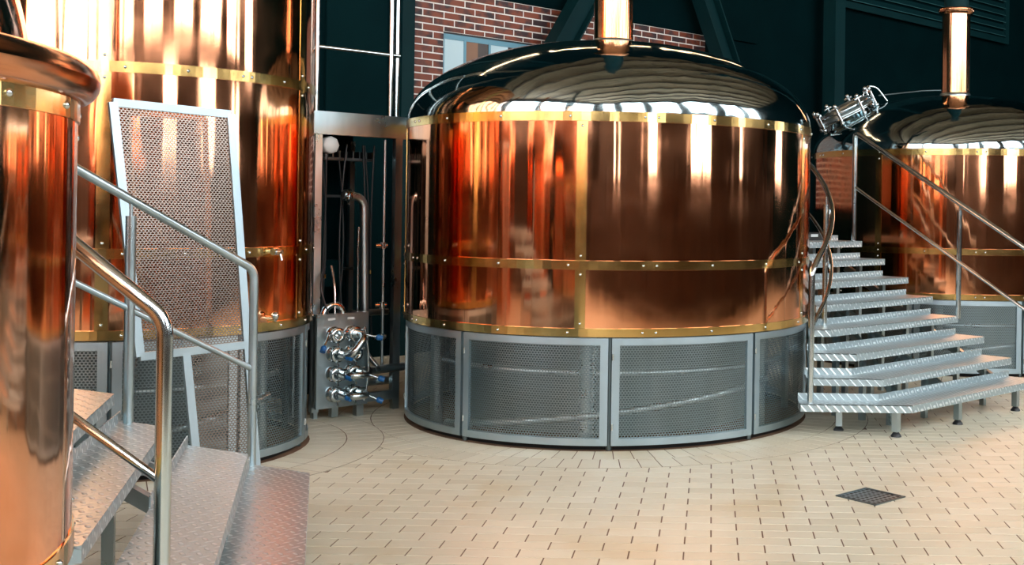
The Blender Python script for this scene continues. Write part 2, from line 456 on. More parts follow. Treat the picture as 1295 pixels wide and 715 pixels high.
# brickwork on the rear wall
BL, BH, BC = .26, .0752, .0135
BT = 3.835
bm = MB(); bm.obox((0, 0, 0), (1, 0, 0), (0, 1, 0), (0, 0, 1), (BL - BC) / 2, .012, (BH - BC) / 2)
brick_half = {}
WIN = (-1.80, .02, 2.62, 3.402)
mort = MB()
def mslab(a0, a1, z0, z1): mort.obox(rm((a0 + a1) / 2, .0102, (z0 + z1) / 2), W, NN, UP, (a1 - a0) / 2, .0102, (z1 - z0) / 2)
BA0, BA1, BZ0 = -2.18, 2.195, 1.6
mslab(BA0, WIN[0], BZ0, BT); mslab(WIN[1], BA1, BZ0, BT); mslab(WIN[0], WIN[1], WIN[3], BT); mslab(WIN[0], WIN[1], BZ0, WIN[2])
mort.build('mortar', M['mortar'], wall_rear)
lowb = MB(); row = 0; z = BT - BH / 2
bricks = []
def put_brick(a0, a1, z0, z1):
    if a1 - a0 < .02: return
    key = (round(a1 - a0, 3), round(z1 - z0, 3))
    if z1 > 2.62:
        if key not in brick_half:
            mb = MB(); mb.obox((0, 0, 0), (1, 0, 0), (0, 1, 0), (0, 0, 1), (a1 - a0) / 2, .011, (z1 - z0) / 2)
            me = mb.mesh('brick'); me.materials.append(M['brick']); brick_half[key] = me
        link('brick', brick_half[key], wall_rear, rm((a0 + a1) / 2, .011, (z0 + z1) / 2), RZ); bricks.append(1)
    else:
        lowb.obox(rm((a0 + a1) / 2, .011, (z0 + z1) / 2), W, NN, UP, (a1 - a0) / 2, .011, (z1 - z0) / 2)
while z > BZ0:
    off = -BL / 2 if row % 2 else 0
    a = BA0 + off
    z0, z1 = z - (BH - BC) / 2, z + (BH - BC) / 2
    while a < BA1:
        s0, s1 = max(a, BA0), min(a + BL - BC, BA1)
        if z1 > WIN[2] and z0 < WIN[3] and s1 > WIN[0] and s0 < WIN[1]:
            if z1 > WIN[3] + .012:
                put_brick(s0, s1, WIN[3] + .004, z1)
            else:
                if s0 < WIN[0]: put_brick(s0, WIN[0], z0, z1)
                if s1 > WIN[1]: put_brick(WIN[1], s1, z0, z1)
        else: put_brick(s0, s1, z0, z1)
        a += BL
    z -= BH; row += 1
lb = lowb.build('lower_bricks', M['brick'], wall_rear); lb['kind'] = 'stuff'

# window in the brick wall
w1 = bpy.data.objects.new('window_1', None); col.objects.link(w1)
struct(w1, 'blue framed strip window in the red brick wall', 'window')
m = MB()
def wb(a0, a1, b0, b1, z0, z1): m.obox(rm((a0 + a1) / 2, (b0 + b1) / 2, (z0 + z1) / 2), W, NN, UP, (a1 - a0) / 2, (b1 - b0) / 2, (z1 - z0) / 2)
wb(WIN[0], WIN[1], .001, .012, WIN[3] - .075, WIN[3] - .018); wb(WIN[0], WIN[1], .001, .012, WIN[2], WIN[2] + .06)
wb(WIN[0], WIN[0] + .02, .001, .012, WIN[2], WIN[3] - .02)
for a in (-1.52, -1.20, -.80, -.72, -.40, -.02): wb(a - .014, a + .014, .001, .014, WIN[2] + .03, WIN[3] - .05)
m.build('window_frame', M['win_frame'], w1)
m = MB(); wb(WIN[0], WIN[1], .001, .02, WIN[3] - .018, WIN[3]); m.build('lintel', M['black'], w1)
for (a0, a1, mt) in ((-1.78, -1.534, 'win_blind'), (-1.506, -1.35, 'win_wood'), (-1.35, -1.214, 'win_dark'), (-1.186, -.95, 'win_blind'),
                     (-.95, -.814, 'win_dark'), (-.786, -.734, 'win_frame'), (-.706, -.60, 'win_dark'), (-.60, -.414, 'win_blind'), (-.386, -.034, 'win_dark')):
    m = MB(); wb(a0, a1, .001, .004, WIN[2] + .06, WIN[3] - .075); m.build('pane', M[mt], w1)
m = MB(); m.bar(rm(-1.16, .012, 2.95), rm(-.86, .012, 3.30), .02, .01, NN); m.build('stay', M['win_frame'], w1)

# rear wall fittings
o = wallbox('trim_1', -2.34, -2.195, 0, .10, 0, CEIL, M['teal_steel']); struct(o, 'dark teal pilaster at the left end of the brickwork', 'pilaster')
o = wallbox('trim_2', -3.13, -2.47, 0, .03, 0, CEIL, M['teal_panel']); struct(o, 'dark teal wall panel left of the brickwork', 'panel')
o = wallbox('trim_3', -2.195, 3.2, 0, .05, BT + .005, BT + .45, M['teal']); struct(o, 'dark teal fascia above the brickwork', 'fascia')
tag(wallbox('steel_column', 4.47, 4.70, .2, .42, 0, CEIL, M['teal_steel']), 'dark teal steel column on the rear wall behind the right kettle', 'column')
def brace(p, q, label):
    m = MB(); p = Vector(p); q = Vector(q)
    d = (q - p).normalized(); s = d.cross(NN).normalized()
    m.obox((p + q) / 2 - s * .125, d, s, NN, (q - p).length / 2, .01, .11)
    m.obox((p + q) / 2 + s * .125, d, s, NN, (q - p).length / 2, .01, .11)
    m.obox((p + q) / 2, d, s, NN, (q - p).length / 2, .125, .012)
    tag(m.build('steel_brace', M['teal_steel']), label, 'brace', 'diagonal steel braces')
apex = 5.9
brace(rm(-1.10, .35, 2.4), rm(.80, .35, 5.42), 'dark diagonal steel brace rising to the right, left of the main chimney')
brace(rm(2.83, .35, 2.4), rm(1.22, .35, 5.42), 'dark diagonal steel brace falling to the right, right of the main chimney')
lv = thing('louvre_panel', 'dark teal louvred vent panel high on the wall behind the right chimney', 'vent', rm(7.5, .0, 4.6))
def lbox(name, a0, a1, b0, b1, z0, z1, mat):
    m = MB(); m.obox(W * ((a0 + a1) / 2 - 7.5) + NN * (b0 + b1) / 2 + UP * ((z0 + z1) / 2 - 4.6), W, NN, UP, (a1 - a0) / 2, (b1 - b0) / 2, (z1 - z0) / 2)
    return m.build(name, mat, lv)
lbox('backing', 5.0, 9.95, .06, .075, 4.60, 6.4, M['teal'])
for a0, a1, z0, z1 in ((5.0, 9.95, 4.60, 4.70), (5.0, 9.95, 6.3, 6.4), (5.0, 5.1, 4.7, 6.3), (9.82, 9.95, 4.7, 6.3)):
    lbox('frame_bar', a0, a1, .06, .12, z0, z1, M['teal_steel'])
for k in range(12):
    zz = 4.74 + k * .124
    m = MB(); c = W * (7.46 - 7.5) + NN * .10 + UP * (zz + .03 - 4.6)
    sl = (UP * .9 + NN * -.43).normalized()
    m.obox(c, W, sl, W.cross(sl), 2.36, .05, .005); m.build('slat', M['teal_steel'], lv)
    m = MB(); m.obox(W * (7.46 - 7.5) + NN * .124 + UP * (zz - .012 - 4.6), W, NN, UP, 2.36, .004, .004); m.build('slat_edge', M['slat_edge'], lv)
tag(MB().tube([rm(8.75, .04, 0), rm(8.75, .04, 4.6)], .012, 6).build('conduit', M['teal_steel']), 'thin dark conduit running down the wall below the louvred vent', 'conduit')
tag(wallbox('wall_box', 9.0, 9.4, 0, .1, 3.42, 3.5, M['teal_steel']), 'small dark box on the wall right of the far chimney', 'box')

# ------------------------------------------------------------------ perforated sheet
def perforate(mb, fn, lu, lv_, pu=.0195, pv=.0145, e=.0022):
    nu = max(2, int(lu / pu)); nv = max(2, int(lv_ / pv)); pu = lu / nu; pv = lv_ / nv
    for j in range(nv):
        for i in range(-1 if j % 2 else 0, nu):
            u0 = (i + (.5 if j % 2 else 0)) * pu; u1 = u0 + pu
            u0c, u1c = max(u0, 0), min(u1, lu)
            if u1c - u0c < .6 * pu:
                mb.add([fn(u0c, j * pv), fn(u1c, j * pv), fn(u1c, (j + 1) * pv), fn(u0c, (j + 1) * pv)], [(0, 1, 2, 3)]); continue
            um = (u0 + u1) / 2; v0 = j * pv; v1 = v0 + pv; vm = (v0 + v1) / 2
            O = [(u0, v0), (um, v0), (u1, v0), (u1, v1), (um, v1), (u0, v1)]
            q = pu * .27
            I = [(um - q, v0 + e), (um, v0 + e), (um + q, v0 + e), (um + q, v1 - e), (um, v1 - e), (um - q, v1 - e)]
            I = [(um - q * .8, v0 + e), (um + q * .8, v0 + e), (u1 - e, vm), (um + q * .8, v1 - e), (um - q * .8, v1 - e), (u0 + e, vm)]
            O = [(u0, v0), (u1, v0), (u1, vm), (u1, v1), (u0, v1), (u0, vm)]
            mb.add([fn(*p) for p in O + I], [(k, (k + 1) % 6, 6 + (k + 1) % 6, 6 + k) for k in range(6)])

# ------------------------------------------------------------------ kettles
bolt_mb = MB(); bolt_mb.lathe([(.0001, .008), (.006, .0065), (.009, .003), (.0095, 0)], 8)
bolt_me = bolt_mb.mesh('bolt'); bolt_me.materials.append(M['steel_shiny'])
def bolt_at(parent, R, th, z, sc_=1.0):
    o = bpy.data.objects.new('bolt', bolt_me); col.objects.link(o); o.parent = parent
    d = Vector((sin(th), -cos(th), 0))
    o.matrix_local = Matrix.Translation(d * R + UP * z) @ d.to_track_quat('Z', 'Y').to_matrix().to_4x4() @ Matrix.Scale(sc_, 4)
    return o
skirt_cache = {}
def skirt_panel(root, R, z0, z1, a0, a1, mesh_on=True, face_cam=True):
    fw = .05 / R; tz = .045
    def patch(mb, ra, rb, t0, t1, za, zb, seg):
        mb.lathe([(ra, za), (rb, za), (rb, zb), (ra, zb), (ra, za)], seg, t0, t1, smooth=False)
        for t in (t0, t1):
            mb.add([(r * sin(t), -r * cos(t), zz) for r, zz in ((ra, za), (rb, za), (rb, zb), (ra, zb))], [(0, 1, 2, 3)])
    key = (R, z0, z1, round(a1 - a0, 4), mesh_on)
    if key not in skirt_cache:
        hw = (a1 - a0) / 2
        f = MB(); n = 14
        patch(f, R - .022, R, -hw, hw, z1 - tz, z1, n); patch(f, R - .022, R, -hw, hw, z0, z0 + tz, n)
        patch(f, R - .022, R, -hw, -hw + fw, z0 + tz, z1 - tz, 2); patch(f, R - .022, R, hw - fw, hw, z0 + tz, z1 - tz, 2)
        fm = f.mesh('skirt_panel'); fm.materials.append(M['panel_frame'])
        gm = None
        if mesh_on:
            g = MB(); ru = R - .012; t0 = -hw + fw * .8
            perforate(g, lambda u, v: (ru * sin(t0 + u / ru), -ru * cos(t0 + u / ru), z0 + tz * .8 + v), 2 * (hw - fw * .8) * ru, z1 - z0 - 1.6 * tz)
            gm = g.mesh('perforated_sheet'); gm.materials.append(M['mesh'])
        hg = MB()
        for zz in (z0 + .12, z1 - .12): hg.tube([(R * sin(hw + .02), -R * cos(hw + .02), zz - .02), (R * sin(hw + .02), -R * cos(hw + .02), zz + .02)], .008, 6)
        hm = hg.mesh('hinge'); hm.materials.append(M['steel_shiny'])
        skirt_cache[key] = (fm, gm, hm)
    fm, gm, hm = skirt_cache[key]
    p = link('skirt_panel', fm, root, (0, 0, 0), (a0 + a1) / 2)
    if gm:
        s = link('perforated_sheet', gm, p); s['kind'] = 'stuff'
    link('hinge', hm, p)
    return p

def kettle(name, label, c, R, zb, bands, ztop, dome_b, strap_th, panel0, npan=9, chim=True, vis=True, group=None,
           copper='copper', dome_mat='dome', zskirt=.72, chim_top=3.74, bolts=True, dome_base=None, seam0=8):
    root = thing(name, label, 'kettle', (c[0], c[1], 0), group)
    seg = 160
    m = MB(); m.lathe([(R, zb), (R, ztop)], seg); m.lathe([(R, zb), (.05, zb)], 48)
    m.build('copper_shell', M[copper], root)
    thc = math.atan2(-c[0], c[1])            # azimuth facing the viewer
    for (za, zt) in bands:
        m = MB(); rp = R + .005
        m.lathe([(R - .002, za), (rp, za + .001), (rp, zt - .001), (R - .002, zt)], seg, smooth=False)
        b = m.build('brass_band', M['brass'], root)
        if bolts:
            for k in range(-5, 6):
                bolt_at(b, rp, thc + R_(seam0 + 18 * k), (za + zt) / 2)
            for k in (-1, 0, 1):
                bolt_at(b, rp, thc + R_(seam0 + 72 * k + 1.3 + 2), (za + zt) / 2)
    for k, th in enumerate(strap_th):
        th = R_(th); hw = .034 / R; rp = R + .003
        zs = sorted([zb] + [z for bd in bands for z in bd] + [ztop])
        m = MB(); lo, hi = bands[0][1], bands[-1][0] if ztop - bands[-1][1] < .1 else ztop
        m.lathe([(rp, lo), (rp, hi)], 4, th - hw, th + hw)
        for t in (th - hw, th + hw): m.add([((R - .002) * sin(t), -(R - .002) * cos(t), lo), (rp * sin(t), -rp * cos(t), lo), (rp * sin(t), -rp * cos(t), hi), ((R - .002) * sin(t), -(R - .002) * cos(t), hi)], [(0, 1, 2, 3)])
        s = m.build('brass_strap', M['brass'], root)
        if bolts:
            for bd in bands:
                if bd[1] + .03 < ztop: bolt_at(s, rp, th, bd[1] + .03)
                if bd[0] - .03 > lo: bolt_at(s, rp, th, bd[0] - .03)
    # dome
    rb = R if dome_base is None else dome_base
    m = MB(); pr = [(rb, ztop - .002)]
    for i in range(1, 41):
        t = PI / 2 * i / 40; pr.append((max(rb * cos(t), .001), ztop + dome_b * sin(t)))
    m.lathe(pr, seg); m.build('dome', M[dome_mat], root)
    if chim:
        rc = .149; zt = ztop + dome_b - .03
        m = MB(); m.lathe([(rc, zt), (rc, chim_top)], 40); ch = m.build('chimney', M['copper_pipe'], root)
        m = MB(); m.lathe([(rc, zt - .02), (rc + .012, zt), (rc + .014, zt + .03), (rc + .01, zt + .06), (rc, zt + .065)], 40); m.build('collar', M['steel'], ch)
        m = MB(); m.lathe([(rc, chim_top - .06), (rc + .03, chim_top - .045), (rc + .045, chim_top - .02), (rc + .04, chim_top), (.12, chim_top)], 40); m.build('flange', M['copper_pipe'], ch)
        m = MB(); m.lathe([(.13, chim_top - .01), (.13, CEIL - .36)], 32); m.build('flue', M['teal_steel'], root)
    # skirt and what stands inside it
    d = 2 * PI / npan; gap = .012 / R
    for k in range(npan):
        a0 = R_(panel0) + k * d + gap; a1 = a0 + d - 2 * gap
        am = (a0 + a1) / 2
        skirt_panel(root, R - .012, .035, zskirt, a0, a1, vis and cos(am - thc) > -.35)
    m = MB(); m.lathe([(R * .70, .02), (R * .70, zb)], 64); m.build('inner_drum', M['steel_dark'], root)
    m = MB(); m.lathe([(R - .06, .002), (R - .05, .034)], 96); m.build('plinth', M['rubber'], root)
    for k in range(npan):
        th = R_(panel0) + k * d
        m = MB(); r = R - .055
        m.tube([(r * sin(th), -r * cos(th), 0), (r * sin(th), -r * cos(th), zb)], .022, 8); m.build('leg', M['steel_dark'], root)
    if vis:
        for th, rr in ((thc - .10, .055), (thc + .9, .04), (thc - 1.1, .045)):
            m = MB(); r = R - .17
            m.tube([(r * sin(th), -r * cos(th), 0.005), (r * sin(th), -r * cos(th), zb)], rr, 14); m.build('support', M['steel'], root)
        m = MB(); r = R - .12
        m.tube([(r * sin(t), -r * cos(t), .22 + .17 * (t - thc)) for t in [thc - .9 + .09 * i for i in range(21)]], .026, 8); m.build('pipe', M['steel'], root)
        m = MB(); r = R - .2
        m.tube([(r * sin(t), -r * cos(t), .47) for t in [thc - 1.3 + .13 * i for i in range(21)]], .018, 8); m.build('pipe', M['steel'], root)
    return root

BANDS = [(.728, .783), (1.154, 1.214), (2.10, 2.163)]
main = kettle('brew_kettle', 'large copper kettle with steel dome and tall chimney in the middle of the hall', K_MAIN, R_MAIN, .728, BANDS, 2.163, .638,
              (-2, 70, 142, 214, 286), 5.4)
right = kettle('brew_kettle', 'distant copper kettle with steel dome and flanged chimney beyond the right staircase', K_RIGHT, R_MAIN, .728, BANDS, 2.163, .638,
               (-40, 32, 104, 176, 248), 14)
left = kettle('brew_kettle', 'tall copper kettle filling the upper left, behind the leaning mesh panel', K_LEFT, R_LEFT, .785,
              [(.785, .84), (1.23, 1.287), (2.25, 2.312)], 3.7, .4, (14.5, 86.5, 158.5, 230.5, 302.5), 57, zskirt=.775, seam0=30, chim=False)
near = kettle('brew_kettle', 'small copper kettle with a thick rolled rim at the left edge', K_NEAR, R_NEAR, .67, [(.67, .73), (1.743, 1.80)], 1.80, 1.0,
              (53.5, 125, 197, 269, 341), 0, zskirt=.66, chim=True, copper='copper', dome_mat='copper', dome_base=1.05, vis=False, seam0=40)
m = MB(); m.lathe([(1.15 + .05 * cos(t), 1.842 + .05 * sin(t)) for t in [2 * PI * i / 16 for i in range(17)]], 160); m.build('rolled_rim', M['copper_rim'], near)
for z in (1.70, 1.58, 1.08, .79): bolt_at(near, R_NEAR + .004, R_(61), z, 1.4)

# manhole hatch on the right kettle's dome
def dome_frame(r, th, R=R_MAIN, b=.638, zt=2.163):
    p = Vector((r * sin(th), -r * cos(th), zt + b * math.sqrt(1 - (r / R) ** 2)))
    n = Vector((p.x / R ** 2, p.y / R ** 2, (p.z - zt) / b ** 2)).normalized()
    return p, n
TH = R_(-78); p, n = dome_frame(1.20, TH)
e2 = Vector((cos(TH), sin(TH), 0)); e1 = e2.cross(n)          # e1 runs down the slope, e2 across it
if e1.z > 0: e1 = -e1
Mx = Matrix(((e1.x, e2.x, n.x, p.x), (e1.y, e2.y, n.y, p.y), (e1.z, e2.z, n.z, p.z), (0, 0, 0, 1)))
m = MB(); m.lathe([(.28, -.16), (.28, .015), (.32, .015), (.32, .035), (.28, .035)], 40, M=Mx); hatch = m.build('manhole', M['steel_shiny'], right)
m = MB(); m.lathe([(.32, .04), (.32, .06), (.285, .065), (.275, .11), (.20, .13), (.001, .135)], 40, M=Mx); m.build('lid', M['steel'], hatch)
m = MB(); m.lathe([(.287, .08), (.297, .085), (.297, .10), (.287, .105)], 40, M=Mx); m.build('lid_ring', M['steel_shiny'], hatch)
for k in range(8):
    a = k * PI / 4 + .2; q = Vector((.325 * cos(a), .325 * sin(a), 0))
    m = MB(); m.tube([Mx @ (q + UP * -.01), Mx @ (q + UP * .17)], .015, 8)
    t = Vector((-sin(a), cos(a), 0)); m.tube([Mx @ (q + UP * .15 - t * .045), Mx @ (q + UP * .15 + t * .045)], .014, 8)
    m.sphere(Mx @ (q + UP * -.015), .027, 8, 5); m.sphere(Mx @ (q + UP * .175), .024, 8, 5); m.build('clamp', M['steel_shiny'], hatch)
m = MB(); m.tube([Mx @ Vector(v) for v in fillet([(-.27, -.10, .10), (-.36, -.10, .19), (-.46, -.10, .13), (-.50, -.10, -.06)], .1)], .011, 8); m.build('vent_tube', M['steel_shiny'], hatch)
p, n = dome_frame(.92, R_(60))
m = MB(); m.tube([p - UP * .02, p + UP * .22], .035, 10); m.tube([p + UP * .22, p + UP * .27], .055, 10); m.tube([p + UP * .1, p + UP * .1 + Vector((-.14, -.05, 0))], .02, 8)
m.build('relief_valve', M['steel_shiny'], right)
tag(MB().tube([Vector((1.86, 12.9, 2.86)), Vector((2.36, 13.0, 2.93)), Vector((2.75, 13.1, 2.96))], .008, 6).build('thin_rod', M['steel_dark']),
    'thin dark rod running behind the right chimney above the dome', 'rod')
# sample tap on the left kettle
tp = MB(); th = R_(68); d = Vector((sin(th), -cos(th), 0)); b0 = d * R_LEFT
t = Vector((cos(th), sin(th), 0))
tp.tube([b0 + UP * 1.26 - d * .01, b0 + UP * 1.26 + d * .10], .014, 8); tp.tube([b0 + UP * 1.26 + d * .05 - t * .02, b0 + UP * 1.26 + d * .05 + t * .02], .022, 8)
tp.tube([b0 + UP * 1.26 + d * .085, b0 + UP * 1.21 + d * .10], .008, 6); tp.build('sample_tap', M['steel_shiny'], left)
tp = MB(); tp.tube([b0 + UP * .86 - d * .01, b0 + UP * .86 + d * .06], .016, 8); tp.sphere(b0 + UP * .88 + d * .055, .024, 8, 6); tp.build('sample_tap', M['steel_shiny'], left)

# ------------------------------------------------------------------ right staircase
def wn(w, n_): return W * w + NN * n_
st = thing('staircase', 'checker plate steel staircase climbing between the main and right kettles', 'staircase', (0, 0, 0))
G = -NN
ZT = [.235 + .15 * k for k in range(8)]
NK = [-4.38 - .25 * k for k in range(8)]
XL = [.62, .68, .71, .74, .80, .82, .83, .84]
def tread(root, poly, z, back, th=.052):
    m = MB(); n = len(poly)
    m.prism(poly, z - .006, z)
    area = sum(poly[i][0] * poly[(i + 1) % n][1] - poly[(i + 1) % n][0] * poly[i][1] for i in range(n))
    pp = poly if area > 0 else poly[::-1]
    cen = Vector((sum(p[0] for p in pp) / n, sum(p[1] for p in pp) / n, 0))
    for i in range(n):                                # folded-down edge all round
        p = Vector((*pp[i], 0)); q = Vector((*pp[(i + 1) % n], 0)); d = (q - p); L = d.length; d.normalize(); nr = Vector((d.y, -d.x, 0))
        m.obox((p + q) / 2 + nr * -.003 + UP * (z - th / 2 - .0005), d, nr, UP, L / 2, .003, th / 2)
    t = m.build('tread', M['plate'], root)
    m = MB()
    for i in range(len(back) - 1):
        p = Vector((*back[i], 0)); q = Vector((*back[i + 1], 0)); d = (q - p); L = d.length; d.normalize(); nr = Vector((d.y, -d.x, 0))
        m.obox((p + q) / 2 + UP * (z + .022), d, nr, UP, L / 2, .003, .024)
    m.build('lip', M['plate'], t)
    return t
xy = lambda v: (v.x, v.y)
for k in range(8):
    n_ = NK[k]; z = ZT[k]
    Rk = wn(8.4, n_)
    Rb = Rk + G * .275
    wc = 6.6 + .02 * k
    C = wn(wc, n_)
    if C.x > XL[k] + .05:
        Cb = C + G * .275
        if Cb.x < XL[k] + .02:
            s = (Cb.x - XL[k]) / W.x; Cb = Cb - W * s
            poly = [xy(Rk), xy(C), (XL[k], C.y), xy(Cb), xy(Rb)]; back = [xy(Rb), xy(Cb)]
        else:
            poly = [xy(Rk), xy(C), (XL[k], C.y), (XL[k], Cb.y), xy(Cb), xy(Rb)]; back = [xy(Rb), xy(Cb), (XL[k], Cb.y)]
    else:
        C = wn((XL[k] - NN.x * n_) / W.x, n_); Cb = C + G * .275; s = (Cb.x - XL[k]) / W.x; Cb = Cb - W * s
        poly = [xy(Rk), xy(C), xy(Cb), xy(Rb)]; back = [xy(Rb), xy(Cb)]
    tread(st, poly, z, back)
    for w_ in ((8.25, 7.4, 6.95) if k < 7 else (8.25, 7.9)):
        q = wn(w_, n_) + G * .17
        if k in (0,):
            continue
        m = MB(); m.box((q.x, q.y, z / 2 - .03), (.04, .04, z - .06), RZ); m.build('leg', M['steel'], st)
for (w_, off) in ((6.62, .14), (7.35, .10), (8.2, .10)):
    q = wn(w_, NK[0]) + G * off
    m = MB(); m.box((q.x, q.y, .11), (.045, .045, .15), RZ); lg = m.build('leg', M['steel'], st)
    m = MB(); m.lathe([(.001, .036), (.018, .034), (.036, .01), (.038, .001)], 14, c=(q.x, q.y, 0)); m.build('foot', M['rubber'], lg)
q = Vector((.92, 8.10, 0)); m = MB(); m.box((q.x, q.y, .11), (.045, .045, .15)); lg = m.build('leg', M['steel'], st)
m = MB(); m.lathe([(.001, .036), (.018, .034), (.036, .01), (.038, .001)], 14, c=(q.x, q.y, 0)); m.build('foot', M['rubber'], lg)
for w_ in (6.9, 7.55, 8.3):
    a = wn(w_, NK[1]) + G * .05 + UP * (ZT[1] - .20); b = wn(w_, NK[7]) + G * .1 + UP * (ZT[7] - .24)
    if w_ < 7.2: b = wn(7.4, NK[5]) + UP * (ZT[5] - .25)
    m = MB(); m.bar(a, b, .04, .06); m.build('stringer', M['steel'], st)
# top landing
m = MB(); a = wn(8.4, NK[7] - .28); b = wn(8.4, NK[7] - 1.3); q = wn(7.62, NK[7] - .28); r = wn(7.62, NK[7] - 1.3)
m.prism([xy(a), xy(b), xy(r), xy(q)], ZT[7] - .05, ZT[7] + .0); m.build('landing', M['plate'], st)
# right-hand rail
pA = Vector((1.285, 10.35, 0)); pB = wn(8.4, -5.13); pC = wn(8.4, -4.42)
dAB = (pB - pA)
def zrail(q, z0, sl=.585): return z0 - sl * (q - pA).length
rail = [pA + UP * (ZT[7]), pA + UP * 2.265, pC + UP * zrail(pC, 2.265), pC + UP * (ZT[0])]
MB().tube(fillet(rail, .05), .0215, 12).build('handrail', M['steel_shiny'], st)
MB().tube([pA + UP * 1.775, pC + UP * zrail(pC, 1.775)], .015, 10).build('lower_rail', M['steel_shiny'], st)
MB().tube([pB + UP * (ZT[3] - .02), pB + UP * (zrail(pB, 2.265) - .06)], .021, 12).tube([pB + UP * (zrail(pB, 2.265) - .07), pB + UP * zrail(pB, 2.265)], .009, 8).build('post', M['steel_shiny'], st)
# rail that bends round the main kettle
CM = Vector((K_MAIN[0], K_MAIN[1], 0))
pS = Vector((.695, 7.85, 0)); a0 = math.atan2(pS.x - CM.x, -(pS.y - CM.y)); r0 = (pS - CM).length
def wrap(z0, rr, name, mt, zbase=None, amax=1.25, sl=.50, bulge=1.66):
    pts = [] if zbase is None else [pS + UP * zbase]
    pts.append(pS + UP * z0)
    for i in range(1, 17):
        t = i / 16; a = a0 + amax * t; r = bulge + (r0 - bulge) * (1 - t) ** 2.5
        pts.append(CM + Vector((r * sin(a), -r * cos(a), z0 + .03 + sl * amax * bulge * t)))
    return MB().tube(fillet(pts[:3], .04) + pts[3:] if zbase is not None else pts, rr, 12).build(name, mt, st)
wrap(1.14, .021, 'handrail', M['steel_shiny'], ZT[0])
wrap(.74, .014, 'lower_rail', M['steel_shiny'])
q = Vector((.86, 8.62, 0))
MB().tube([q + UP * ZT[3], q + UP * 1.60], .02, 12).tube([q + UP * 1.59, q + UP * 1.66], .009, 8).build('post', M['steel_shiny'], st)
bx = MB(); q = wn(8.05, NK[7] - .33); bx.obox(q + UP * (ZT[7] + .036), W, NN, UP, .13, .06, .035)
bo = tag(bx.build('control_box', M['black']), 'small black box lying on the top step of the right staircase', 'box')
bx = MB(); bx.obox(q + NN * .061 + UP * (ZT[7] + .045), W, NN, UP, .05, .001, .012); bx.build('sticker', M['white'], bo)

# ------------------------------------------------------------------ left staircase
sl = thing('staircase', 'checker plate steel staircase in the left foreground between two copper kettles', 'staircase', (0, 0, 0))
Ld = Vector((-.32, .947, 0)).normalized(); Gd = Vector((-.947, -.32, 0)).normalized()
FK = [(-1.94, 5.59), (-2.13, 5.31), (-2.44, 5.157), (-2.66, 5.13), (-2.90, 5.04), (-3.14, 4.96), (-3.38, 4.88), (-3.62, 4.80)]
LEN = [2.45, 2.1, 1.93, 1.35, 1.0, .72, .6, .55]
CN = Vector((K_NEAR[0], K_NEAR[1], 0))
for k in range(8):
    z = .235 + .15 * k
    Fk = Vector((*FK[k], 0)); Nk = Fk - Ld * LEN[k]; Ek = Fk + Vector((-.9, .43, 0)) * (.40 if k < 2 else .30); NB = Nk + Gd * .30
    if k == 2: poly = [xy(Nk + Ld * .04), xy(Fk), xy(Ek), xy(NB + Ld * .22), xy(Nk + Gd * .10)]
    else: poly = [xy(Nk), xy(Fk), xy(Ek), xy(NB)]
    tread(sl, poly, z, [xy(Ek), xy((Ek + NB) / 2)] if k < 3 else [xy(Ek), xy(NB)])
    for s in (.25, .85) if k < 4 else (.3,):
        q = Fk - Ld * LEN[k] * s + Gd * .15
        m = MB(); m.box((q.x, q.y, z / 2 - .03), (.045, .045, z - .06), math.atan2(Ld.y, Ld.x)); m.build('leg', M['steel'], sl)
for s in (.3, 1.0):
    a = Vector((*FK[0], 0)) - Ld * s + Gd * .12 + UP * .06; b = Vector((*FK[5], 0)) - Ld * min(s, .45) + UP * .78
    m = MB(); m.bar(a, b, .04, .06); m.build('stringer', M['steel'], sl)
m = MB(); a = Vector((*FK[7], 0)) + Gd * .29; m.prism([xy(a - Ld * .5), xy(a + Ld * .1), xy(a + Ld * .1 + Gd * 1.2), xy(a - Ld * .5 + Gd * 1.2)], 1.235, 1.285); m.build('landing', M['plate'], sl)
q1 = Vector((-2.285, 5.74, 0)); q2 = Vector((-2.65, 5.235, 0)); dq = (q2 - q1).normalized(); q3 = q1 + dq * 1.35
hq = lambda q, z: z + .545 * (q - q1).length
MB().tube(fillet([q1 + UP * .18, q1 + UP * 1.215, q3 + UP * hq(q3, 1.215)], .05), .021, 12).build('handrail', M['steel'], sl)
MB().tube([q1 + UP * .715, q3 + UP * hq(q3, .715)], .0145, 10).build('lower_rail', M['steel'], sl)
MB().tube([q2 + UP * .53, q2 + UP * 1.48], .0225, 12).tube([q2 + UP * 1.47, q2 + UP * 1.56], .008, 8).build('post', M['steel'], sl)
n1 = Vector((-1.625, 3.42, 0)); n2 = n1 + Gd * .25
def around(z, sl_):
    a = math.atan2(n2.x - CN.x, -(n2.y - CN.y)); return [CN + Vector((1.25 * sin(a + t), -1.25 * cos(a + t), z + sl_ * 1.25 * t)) for t in (.12, .25, .4, .55, .7)]
MB().tube(fillet([n1 + UP * .385, n1 + UP * 1.20, n2 + UP * 1.425], .055) + around(1.425, .6), .0235, 14).build('handrail', M['steel_shiny'], sl)
MB().tube([n1 + UP * .71, n2 + UP * .925] + around(.925, .6), .0135, 10).build('lower_rail', M['steel_shiny'], sl)

